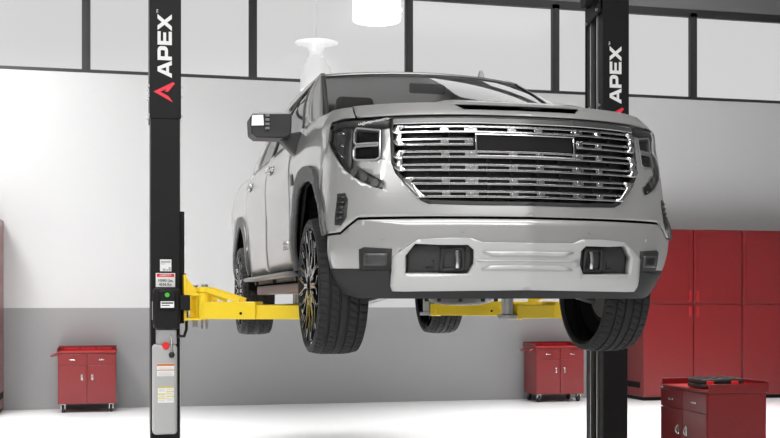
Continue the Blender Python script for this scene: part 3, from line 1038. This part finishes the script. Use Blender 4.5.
pan = MB().lathe([(.275, 0), (.278, .10), (.29, .17), (.315, .215), (.325, .245), (.345, .25), (.36, .23), (.45, .22)], (0, .32, 0), 'Z', 36)
pano = pan.build('oil_pan', M['pandark'], truck)
bt = MB()
for i in range(10):
    t = 2 * PI * i / 10
    bt.cyl((.225 * math.cos(t), .32 + .225 * math.sin(t), .30), (.225 * math.cos(t), .32 + .225 * math.sin(t), .326), .012)
bt.build('pan_bolt', M['black'], pano)
su = MB()
for s in (-1, 1):
    su.tube([(s * .33, -.16, .40), (s * .70, -.10, .30)], .018, 10)
    su.tube([(s * .30, .10, .42), (s * .70, -.02, .33)], .028, 10)
    su.cyl((s * .52, -.02, .36), (s * .52, .02, .75), .05)
su.build('suspension_arm', M['steel'], truck)
ax = MB().cyl((-.72, RY, .42), (.72, RY, .42), .05)
ax.lathe([(-.17, .03), (-.14, .11), (0, .16), (.14, .11), (.17, .03)], (0, RY, .44), 'X', 24)
ax.build('rear_axle', M['black'], truck)
ex = MB().tube([(.25, .8, .45), (.28, 2.0, .44), (.45, 3.0, .46), (.62, 3.3, .5), (.75, 4.6, .5)], .035, 12)
ex.build('exhaust_pipe', M['steel'], truck)

# --- wheels
TW, TR_ = .155, .415
def tyre_mesh():
    prof = []
    # inside bead -> sidewall -> tread -> sidewall -> bead ; (x, r, kind)
    side = [(-.125, .345, 0), (-.145, .352, 0), (-.158, .370, 0), (-.157, .388, 0), (-.148, .402, 1)]
    tread = []
    xs = [-.138, -.112, -.098, -.094, -.084, -.080, -.052, -.036, -.032, -.022, -.018, .018, .022, .032, .036, .052, .080, .084, .094, .098, .112, .138]
    deep = {-.094, -.084, -.032, -.022, .022, .032, .084, .094}
    for x in xs:
        r = .415 - .012 * (abs(x) / .138) ** 4
        tread.append((x, r - (.010 if x in deep else 0), 2 if abs(x) > .099 else (3 if .035 < abs(x) < .081 else 4)))
    prof = side + tread + [(-x, r, k) for x, r, k in reversed(side)]
    n = 216
    vs, fs = [], []
    m = len(prof)
    for i in range(n):
        t = 2 * PI * i / n
        for x, r, k in prof:
            rr, tt = r, t
            if k in (1, 2):
                tt = t + x * .35
                if i % 4 == 0: rr -= .007
            elif k == 3:
                tt = t + x * 1.1
                if i % 4 == 2: rr -= .006
            vs.append((x, rr * math.cos(tt), rr * math.sin(tt)))
    for i in range(n):
        i2 = (i + 1) % n
        for j in range(m - 1):
            fs.append((i * m + j, i * m + j + 1, i2 * m + j + 1, i2 * m + j))
    return MB().add([(x * .88, y, z) for x, y, z in vs], fs)


def wheel_proto():
    """outer face towards -X"""
    rim = MB().lathe([(-.112, .346), (-.124, .352), (-.128, .345), (-.112, .335), (-.05, .315), (.05, .30), (.112, .335), (.122, .350), (.112, .346)], (0, 0, 0), 'X', 64)
    w = rim.build('wheel', M['rim'], truck)
    tyre_mesh().build('tire', M['rubber'], w, angle=25)
    br = MB().lathe([(-.02, .04), (-.02, .20), (.005, .20), (.005, .04)], (0, 0, 0), 'X', 40)
    br.build('brake_disc', M['pandark'], w)
    MB().lathe([(.0, 0), (.0, .23), (.03, .27), (.04, .30), (.05, .30)], (0, 0, 0), 'X', 40).build('brake_shield', M['liner'], w)
    hub = MB().lathe([(-.125, 0), (-.125, .03), (-.118, .042), (-.11, .046), (-.10, .075), (-.05, .08), (.06, .08), (.06, 0)], (0, 0, 0), 'X', 32)
    hub.build('hub', M['rim'], w)
    for k in range(12):
        t = 2 * PI * k / 12
        def pt(r, dt, x): return Vector((x, r * math.cos(t + dt), r * math.sin(t + dt)))
        sp = MB()
        for sg in (-1, 1):
            sp.beam(pt(.06, sg * .10, -.112), pt(.20, sg * .045, -.108), .014, .045, (1, 0, 0))
            sp.beam(pt(.20, sg * .045, -.108), pt(.340, sg * .16, -.122), .012, .04, (1, 0, 0))
        sp.build('spoke', M['rim'], w, smooth=False, bevel=.002)
        fc = MB()
        for sg in (-1, 1):
            fc.beam(pt(.09, sg * .09, -.128), pt(.20, sg * .045, -.124), .012, .006, (1, 0, 0))
            fc.beam(pt(.20, sg * .045, -.124), pt(.335, sg * .16, -.130), .011, .006, (1, 0, 0))
        fc.build('spoke_edge', M['satin'], w, smooth=False)
    return w


w0 = wheel_proto()
for i, (x, y, rz) in enumerate(((-.885, AY - .01, 0), (.785, AY - .01, PI), (-.885, RY, 0), (.835, RY, PI))):
    w = w0 if i == 0 else copy_tree(w0, truck)
    w.location = (x, y, .39)
    w.scale = (1, .94, .94)
    w.rotation_euler = (0, 0, rz)
# ---------------------------------------------------------------- two lift columns
PX0, PX1, PY0, PY1 = 1.640, 1.845, 1.86, 2.20
PTOP = 4.35


def letters(mb, T, h):
    """APEX in heavy wide capitals, height h, drawn along +u from u=0; T(u, v, d)"""
    u = h
    L = []
    L.append([[(0, 0), (.30, 0), (.37, .2), (.83, .2), (.90, 0), (1.2, 0), (.76, 1), (.44, 1)], [(.45, .40), (.60, .78), (.75, .40)]])
    P = [[(0, 0), (.27, 0), (.27, .27), (.72, .27), (.86, .31), (.95, .40), (.99, .52), (.99, .76), (.95, .87), (.86, .96), (.72, 1), (0, 1)], [(.27, .49), (.27, .78), (.66, .78), (.71, .74), (.71, .53), (.66, .49)]]
    E = [[(0, 0), (.95, 0), (.95, .22), (.27, .22), (.27, .40), (.88, .40), (.88, .60), (.27, .60), (.27, .78), (.95, .78), (.95, 1), (0, 1)]]
    X = [[(0, 0), (.33, 0), (.59, .33), (.85, 0), (1.18, 0), (.76, .51), (1.16, 1), (.84, 1), (.59, .70), (.35, 1), (.02, 1), (.42, .51)]]
    adv = [0, 1.24, 2.33, 3.34]
    for g, a in zip([L[0], P, E, X], adv):
        loops = [[Vector((p[0] + a, p[1], 0)) for p in l] for l in g]
        pts = [p for l in loops for p in l]
        tris = tessellate_polygon(loops)
        n = len(pts)
        vs = [T(p.x * u, p.y * u, .0015) for p in pts] + [T(p.x * u, p.y * u, -.001) for p in pts]
        fs = [tuple(t) for t in tris] + [tuple(i + n for i in reversed(t)) for t in tris]
        k = 0
        for l in loops:
            m = len(l)
            fs += [(k + i, k + (i + 1) % m, n + k + (i + 1) % m, n + k + i) for i in range(m)]
            k += m
        mb.add(vs, fs)
    return mb


def logo_poly():
    # arrow-like mark, pointing to -v (left once turned); in letter space: u along the word, v up
    return [(0, .12), (.62, 1.30), (1.24, .12), (1.16, .0), (.64, .42), (.64, .62), (.80, .52), (.62, .90), (.38, .42), (.30, .34)]


def column(s, label):
    t = empty('lift_column', (s * (PX0 + PX1) / 2, PY0, 0), 0, label, 'vehicle lift column', 'columns of the vehicle lift')
    bx = s * (PX0 + PX1) / 2
    w = (PX1 - PX0) / 2
    # C-shaped post: open towards the truck
    o, i_ = s * w, -s * w                      # outer and inner x (local)
    d = PY1 - PY0
    m = MB()
    th = .012
    def bx_(x0, x1, y0, y1, z0, z1): m.box(min(x0, x1), max(x0, x1), y0, y1, z0, z1)
    bx_(o, i_, 0, th, 0, PTOP)                 # front plate
    bx_(o, i_, d - th, d, 0, PTOP)             # back plate
    bx_(o, o - s * th, th, d - th, 0, PTOP)    # outer plate
    bx_(i_, i_ + s * th, th, .10, 0, PTOP)     # lips of the opening
    bx_(i_, i_ + s * th, d - .10, d - th, 0, PTOP)
    m.build('post', M['post'], t, bevel=.004)
    iv = MB()
    iv.box(min(o - s * .02, i_ + s * .05), max(o - s * .02, i_ + s * .05), .02, d - .02, .02, PTOP - .02)
    iv.build('channel', M['slot'], t, smooth=False)
    for y in (.103, d - .112):
        r = MB()
        r.box(min(i_ - s * .010, i_ + s * .03), max(i_ - s * .010, i_ + s * .03), y, y + .012, .02, PTOP - .02)
        r.build('slide_rail', M['rail'], t, smooth=False)
    bp = MB().box(-.24, .24, -.08, d + .10, 0, .018).build('base_plate', M['post'], t, bevel=.004)
    for x in (-.18, .18):
        for y in (-.04, d + .05):
            MB().cyl((x, y, .018), (x, y, .045), .018, n=6).build('anchor_bolt', M['steel'], bp, smooth=False)
    # upper sleeve with bolts
    z0 = GZ + 1.61
    sl = MB()
    e = .008
    sl.box(-w - e, w + e, -e, 0, z0, PTOP)
    sl.box(min(o, o + s * e), max(o, o + s * e), 0, d + e, z0, PTOP)
    sl.box(-w - e, w + e, d, d + e, z0, PTOP)
    slo = sl.build('upper_sleeve', M['post'], t, bevel=.003)
    bo = MB()
    for z in (z0 + .03, z0 + .17, z0 + .24):
        for sg in (-1, 1):
            bo.cyl((sg * (w + e), .05, z), (sg * (w + e + .014), .05, z), .011, n=6)
            bo.cyl((sg * (w + e), .24, z), (sg * (w + e + .014), .24, z), .011, n=6)
    bo.build('sleeve_bolt', M['steel'], slo, smooth=False)
    # word and mark on the front face, reading upwards
    ub = (2.357 if s < 0 else 2.308) + GZ
    lw = (.455 if s < 0 else .452)
    h = lw / 4.52
    zb = ub - lw
    xb = w * .0 + .045
    def T(u, v, dd, zb=zb): return Vector((.045 - v, -e - dd, zb + u))
    wd = MB()
    letters(wd, T, h)
    wd.build('column_lettering', M['white'], t, smooth=False)
    tm = MB()
    add_text(tm, 'TM', .02, Matrix.Translation((.045 - h - .0, -e - .001, ub + .018)) @ Matrix(((0, -1, 0, 0), (0, 0, -1, 0), (1, 0, 0, 0), (0, 0, 0, 1))))
    tm.build('trademark_sign', M['white'], t, smooth=False)
    lg = MB()
    sc_ = .145 / 1.24
    lp = [(zb - .175 + u * sc_, v * .115) for u, v in logo_poly()]
    pts = [(u, v) for u, v in lp]
    lg.prism(pts, lambda u, v, dd: Vector((.067 - v, -e - dd, u)), -.001, .002)
    lg.build('arrow_emblem', M['logored'], t, smooth=False)
    # sliding carriage
    zc = GZ + .24
    ca = MB()
    ca.box(min(i_ - s * .035, i_ + s * .10), max(i_ - s * .035, i_ + s * .10), .05, d - .05, zc - .10, GZ + .95)
    ca.build('carriage', M['post'], t, bevel=.006)
    ya = MB()
    x0, x1 = i_ - s * .02, i_ - s * .14
    for z in (zc + .10, zc - .075):
        ya.box(min(x0, x1), max(x0, x1), -.16, d + .06, z, z + .016)
    ya.box(min(x0, x0 - s * .02), max(x0, x0 - s * .02), -.14, d + .04, zc - .08, zc + .25)
    ya.build('carriage_plate', M['yellow'], t, bevel=.003)
    gu = MB()
    for y in (-.13, d + .03):
        gu.prism([(i_ - s * .03, zc + .115), (i_ - s * .13, zc + .115), (i_ - s * .03, zc + .24)], lambda u, v, dd, y=y: Vector((u, y + dd, v)), 0, .012)
    gu.build('gusset', M['yellow'], t, smooth=False)
    return t


def arm(t, s, piv, mid, end, pad_h, z=GZ + .236):
    """swing arm: outer box piv->mid, inner box mid->end, pad at the end; coordinates are world"""
    o = Vector(t.location)
    P, Q, E = [Vector((p[0], p[1], z)) - o for p in (piv, mid, end)]
    a = MB().beam(P + (Q - P).normalized() * .02, Q, .13, .122)
    d = (Q - P).normalized()
    side = d.cross(Vector((0, 0, 1)))
    a.cyl(P + Vector((0, 0, -.065)), P + Vector((0, 0, .13)), .045)
    ao = a.build('swing_arm', M['yellow'], t, bevel=.006)
    g = MB()
    A, B = P + Vector((0, 0, .077)) + d * .02, P + d * .30 + Vector((0, 0, .077))
    for sg in (-1, 1):
        off = side * (sg * .05)
        g.beam(P + off + d * .03 + Vector((0, 0, .150)), P + off + d * .30 + Vector((0, 0, .07)), .014, .035)
    g.cyl(P + Vector((0, 0, .13)), P + Vector((0, 0, .165)), .055)
    g.build('arm_brace', M['yellow'], ao, bevel=.003)
    pin = MB().cyl(P + Vector((0, 0, -.13)), P + Vector((0, 0, .185)), .022)
    pin.build('pivot_pin', M['steel'], ao)
    kn = MB().cyl(Q - d * .11 + side * .064 + Vector((0, 0, -.02)), Q - d * .11 + side * .068 + Vector((0, 0, -.02)), .010)
    kn.cyl(Q - d * .11 - side * .064 + Vector((0, 0, -.02)), Q - d * .11 - side * .068 + Vector((0, 0, -.02)), .010)
    kn.build('stop_hole', M['slot'], ao, smooth=False)
    b = MB().beam(Q - d * .15 + Vector((0, 0, -.012)), E + Vector((0, 0, -.010)), .10, .098)
    bo = b.build('arm_extension', M['yellow'], ao, bevel=.005)
    MB().beam(E - d * .045 + Vector((0, 0, -.012)), E + d * .012 + Vector((0, 0, -.010)), .108, .106).build('stop_collar', M['yellow'], bo, bevel=.006)
    c_ = E + d * .06
    pd = MB().cyl(c_ + Vector((0, 0, -.06)), c_ + Vector((0, 0, -.03)), .07)
    pd.cyl(c_ + Vector((0, 0, -.03)), c_ + Vector((0, 0, pad_h - .03)), .042)
    pd.cyl(c_ + Vector((0, 0, pad_h - .03)), c_ + Vector((0, 0, pad_h)), .062)
    pd.build('lift_pad', M['steel'], ao, bevel=.003)


L_ = column(-1, 'black lift column on the left carrying the grey hydraulic power unit and warning labels')
R_ = column(1, 'black lift column on the right, standing behind the truck nose beside the red cabinets')
padh = .42 - .236
arm(L_, -1, (-1.475, 1.72), (-1.115, 1.485), (-.66, 1.22), padh)
arm(L_, -1, (-1.50, 2.32), (-1.05, 2.75), (-.64, 3.02), padh)
arm(R_, 1, (1.50, 1.72), (1.02, 1.45), (.66, 1.22), padh)
arm(R_, 1, (1.50, 2.32), (.95, 2.80), (.60, 3.08), padh)

# ---- power unit on the left column
o = Vector(L_.location)
pu = MB().box(-.068, .072, -.155, -.01, GZ - .005, GZ + .105).build('pump_block', M['steel'], L_, bevel=.008)
mt = MB()
mt.box(-.088, .092, -.20, -.012, GZ + .105, GZ + .395)
mo = mt.build('motor', M['post'], L_, bevel=.02, seg=3)
fn = MB()
for k in range(7): fn.box(-.094, .098, -.17 + k * .022, -.163 + k * .022, GZ + .14, GZ + .36)
fn.build('cooling_fin', M['post'], mo, smooth=False)
MB().box(.09, .165, -.18, -.03, GZ + .235, GZ + .345).build('switch_box', M['post'], mo, bevel=.008)
MB().box(-.05, .06, -.225, -.20, GZ + .245, GZ + .375).build('terminal_cover', M['post'], mo, bevel=.008)
MB().cyl((.003, -.225, GZ + .345), (.003, -.236, GZ + .345), .016).build('start_button', M['green'], mo)
lb = MB().box(-.042, .05, -.2275, -.225, GZ + .255, GZ + .30).build('motor_label', M['white'], mo, smooth=False)
ln = MB()
ln.box(-.036, .044, -.2285, -.2275, GZ + .283, GZ + .293)
ln.box(-.036, .02, -.2285, -.2275, GZ + .268, GZ + .274)
ln.build('label_print', M['ink'], lb, smooth=False)
MB().box(-.098, -.09, -.16, -.12, GZ + .17, GZ + .30).build('side_plate', M['rail'], mo, smooth=False)
tk = MB().box(-.095, .075, -.19, -.012, GZ - .635, GZ - .005)
tko = tk.build('oil_tank', M['tank'], L_, bevel=.025, seg=4)
MB().cyl((-.01, -.10, GZ - .02), (-.01, -.10, GZ + .015), .024).build('filler_neck', M['black'], tko)
MB().cyl((-.005, -.20, GZ - .012), (-.005, -.155, GZ - .012), .026).build('filler_cap', M['redknob'], tko, bevel=.005)
lv = MB().tube([(.03, -.17, GZ + .06), (.035, -.20, GZ + .02), (.035, -.205, GZ - .06)], .006, 8)
lvo = lv.build('release_lever', M['steel'], L_)
MB().lathe([(-.022, 0), (-.018, .014), (0, .022), (.018, .014), (.022, 0)], (.035, -.207, GZ - .075), 'Z', 20).build('lever_knob', M['black'], lvo)
hs = MB().tube([(.08, -.06, GZ + .05), (.13, -.05, GZ + .05), (.15, .0, GZ + .10), (.15, .03, GZ + .22), (.14, .06, GZ + .5)], .011, 8)
hs.build('hydraulic_hose', M['black'], L_)
# warning labels
def plate(name, m, x0, x1, z0, z1, y, parent=L_):
    return MB().box(x0, x1, y - .0015, y, z0, z1).build(name, m, parent, smooth=False)
TX = Matrix(((1, 0, 0, 0), (0, 0, -1, 0), (0, 1, 0, 0), (0, 0, 0, 1)))
cl = plate('capacity_label', M['white'], -.068, .068, GZ + .402, GZ + .502, -.013)
MB().box(-.058, .068, -.013, 0, GZ + .41, GZ + .50)
hd = MB().box(-.062, .062, -.0158, -.0145, GZ + .474, GZ + .497).build('label_header', M['labelred'], cl, smooth=False)
tt = MB()
add_text(tt, '10000 Lbs.', .0255, Matrix.Translation((0, -.0155, GZ + .448)) @ TX, True)
add_text(tt, '4536 Kg.', .0255, Matrix.Translation((0, -.0155, GZ + .420)) @ TX, True)
tt.build('label_print', M['ink'], cl, smooth=False)
tt = MB()
add_text(tt, 'CAPACITY', .017, Matrix.Translation((0, -.0165, GZ + .4855)) @ TX, True)
tt.build('label_print', M['white'], cl, smooth=False)
sl_ = plate('serial_label', M['white'], -.038, .042, GZ + .515, GZ + .60, -.004)
pr = MB()
pr.box(-.032, .036, -.0062, -.0055, GZ + .575, GZ + .59)
pr.box(-.032, .0, -.0062, -.0055, GZ + .565, GZ + .57)
pr.box(-.018, .0, -.0062, -.0055, GZ + .518, GZ + .535)
pr.box(.005, .018, -.0062, -.0055, GZ + .518, GZ + .53)
pr.box(.022, .038, -.0062, -.0055, GZ + .518, GZ + .545)
pr.build('label_print', M['inkgrey'], sl_, smooth=False)
wl = plate('warning_label', M['white'], -.065, .052, GZ - .225, GZ - .135, -.1905, tko)
MB().box(-.065, .052, -.193, -.192, GZ - .153, GZ - .137).build('label_header', M['labelorange'], wl, smooth=False)
pr = MB().box(-.065, .052, -.193, -.192, GZ - .185, GZ - .179)
pr.build('label_header', M['labelorange'], wl, smooth=False)
pr = MB()
for z in (-.165, -.172, -.195, -.203, -.211, -.219): pr.box(-.055, .042, -.193, -.192, GZ + z - .002, GZ + z)
pr.build('label_print', M['inkgrey'], wl, smooth=False)
yl = plate('instruction_label', M['white'], -.060, .050, GZ - .41, GZ - .30, -.1905, tko)
pr = MB()
for z in (-.30, -.345, -.375): pr.box(-.060, -.006, -.193, -.192, GZ + z - .008, GZ + z)
for z in (-.30, -.33, -.362): pr.box(-.004, .050, -.193, -.192, GZ + z - .008, GZ + z)
pr.build('label_header', M['labelyellow'], yl, smooth=False)
pr = MB()
for z in (-.315, -.322, -.329, -.360, -.366, -.39, -.397): pr.box(-.055, -.012, -.193, -.192, GZ + z - .002, GZ + z)
for z in (-.314, -.320, -.345, -.351, -.38, -.386, -.393): pr.box(0, .045, -.193, -.192, GZ + z - .002, GZ + z)
pr.build('label_print', M['inkgrey'], yl, smooth=False)

# ---- cable cover bracket and pulley at the top of the right column
br = MB()
br.prism([(0.0, 2.77), (.0, 2.58), (.10, 2.55), (.20, 2.51), (.20, 2.77)], lambda u, v, dd: Vector((-.115 - dd, .02 + u * 1.4, GZ + v)), 0, .012)
bro = br.build('cable_bracket', M['post'], R_, bevel=.003)
bb = MB()
for y, z in ((.06, 2.605), (.27, 2.54)): bb.cyl((-.127, y, GZ + z), (-.142, y, GZ + z), .012, n=6)
bb.build('bracket_bolt', M['steel'], bro, smooth=False)
MB().cyl((-.14, .18, GZ + 2.70), (-.20, .18, GZ + 2.70), .06).build('pulley', M['post'], R_, bevel=.004)
b2 = MB().prism([(.0, 1.52), (.13, 1.60), (.16, 1.60), (.16, 1.56), (.02, 1.48)], lambda u, v, dd: Vector((-.108 - dd, .05 + u, GZ + v)), 0, .02)
b2.build('latch_bracket', M['post'], R_, bevel=.003)
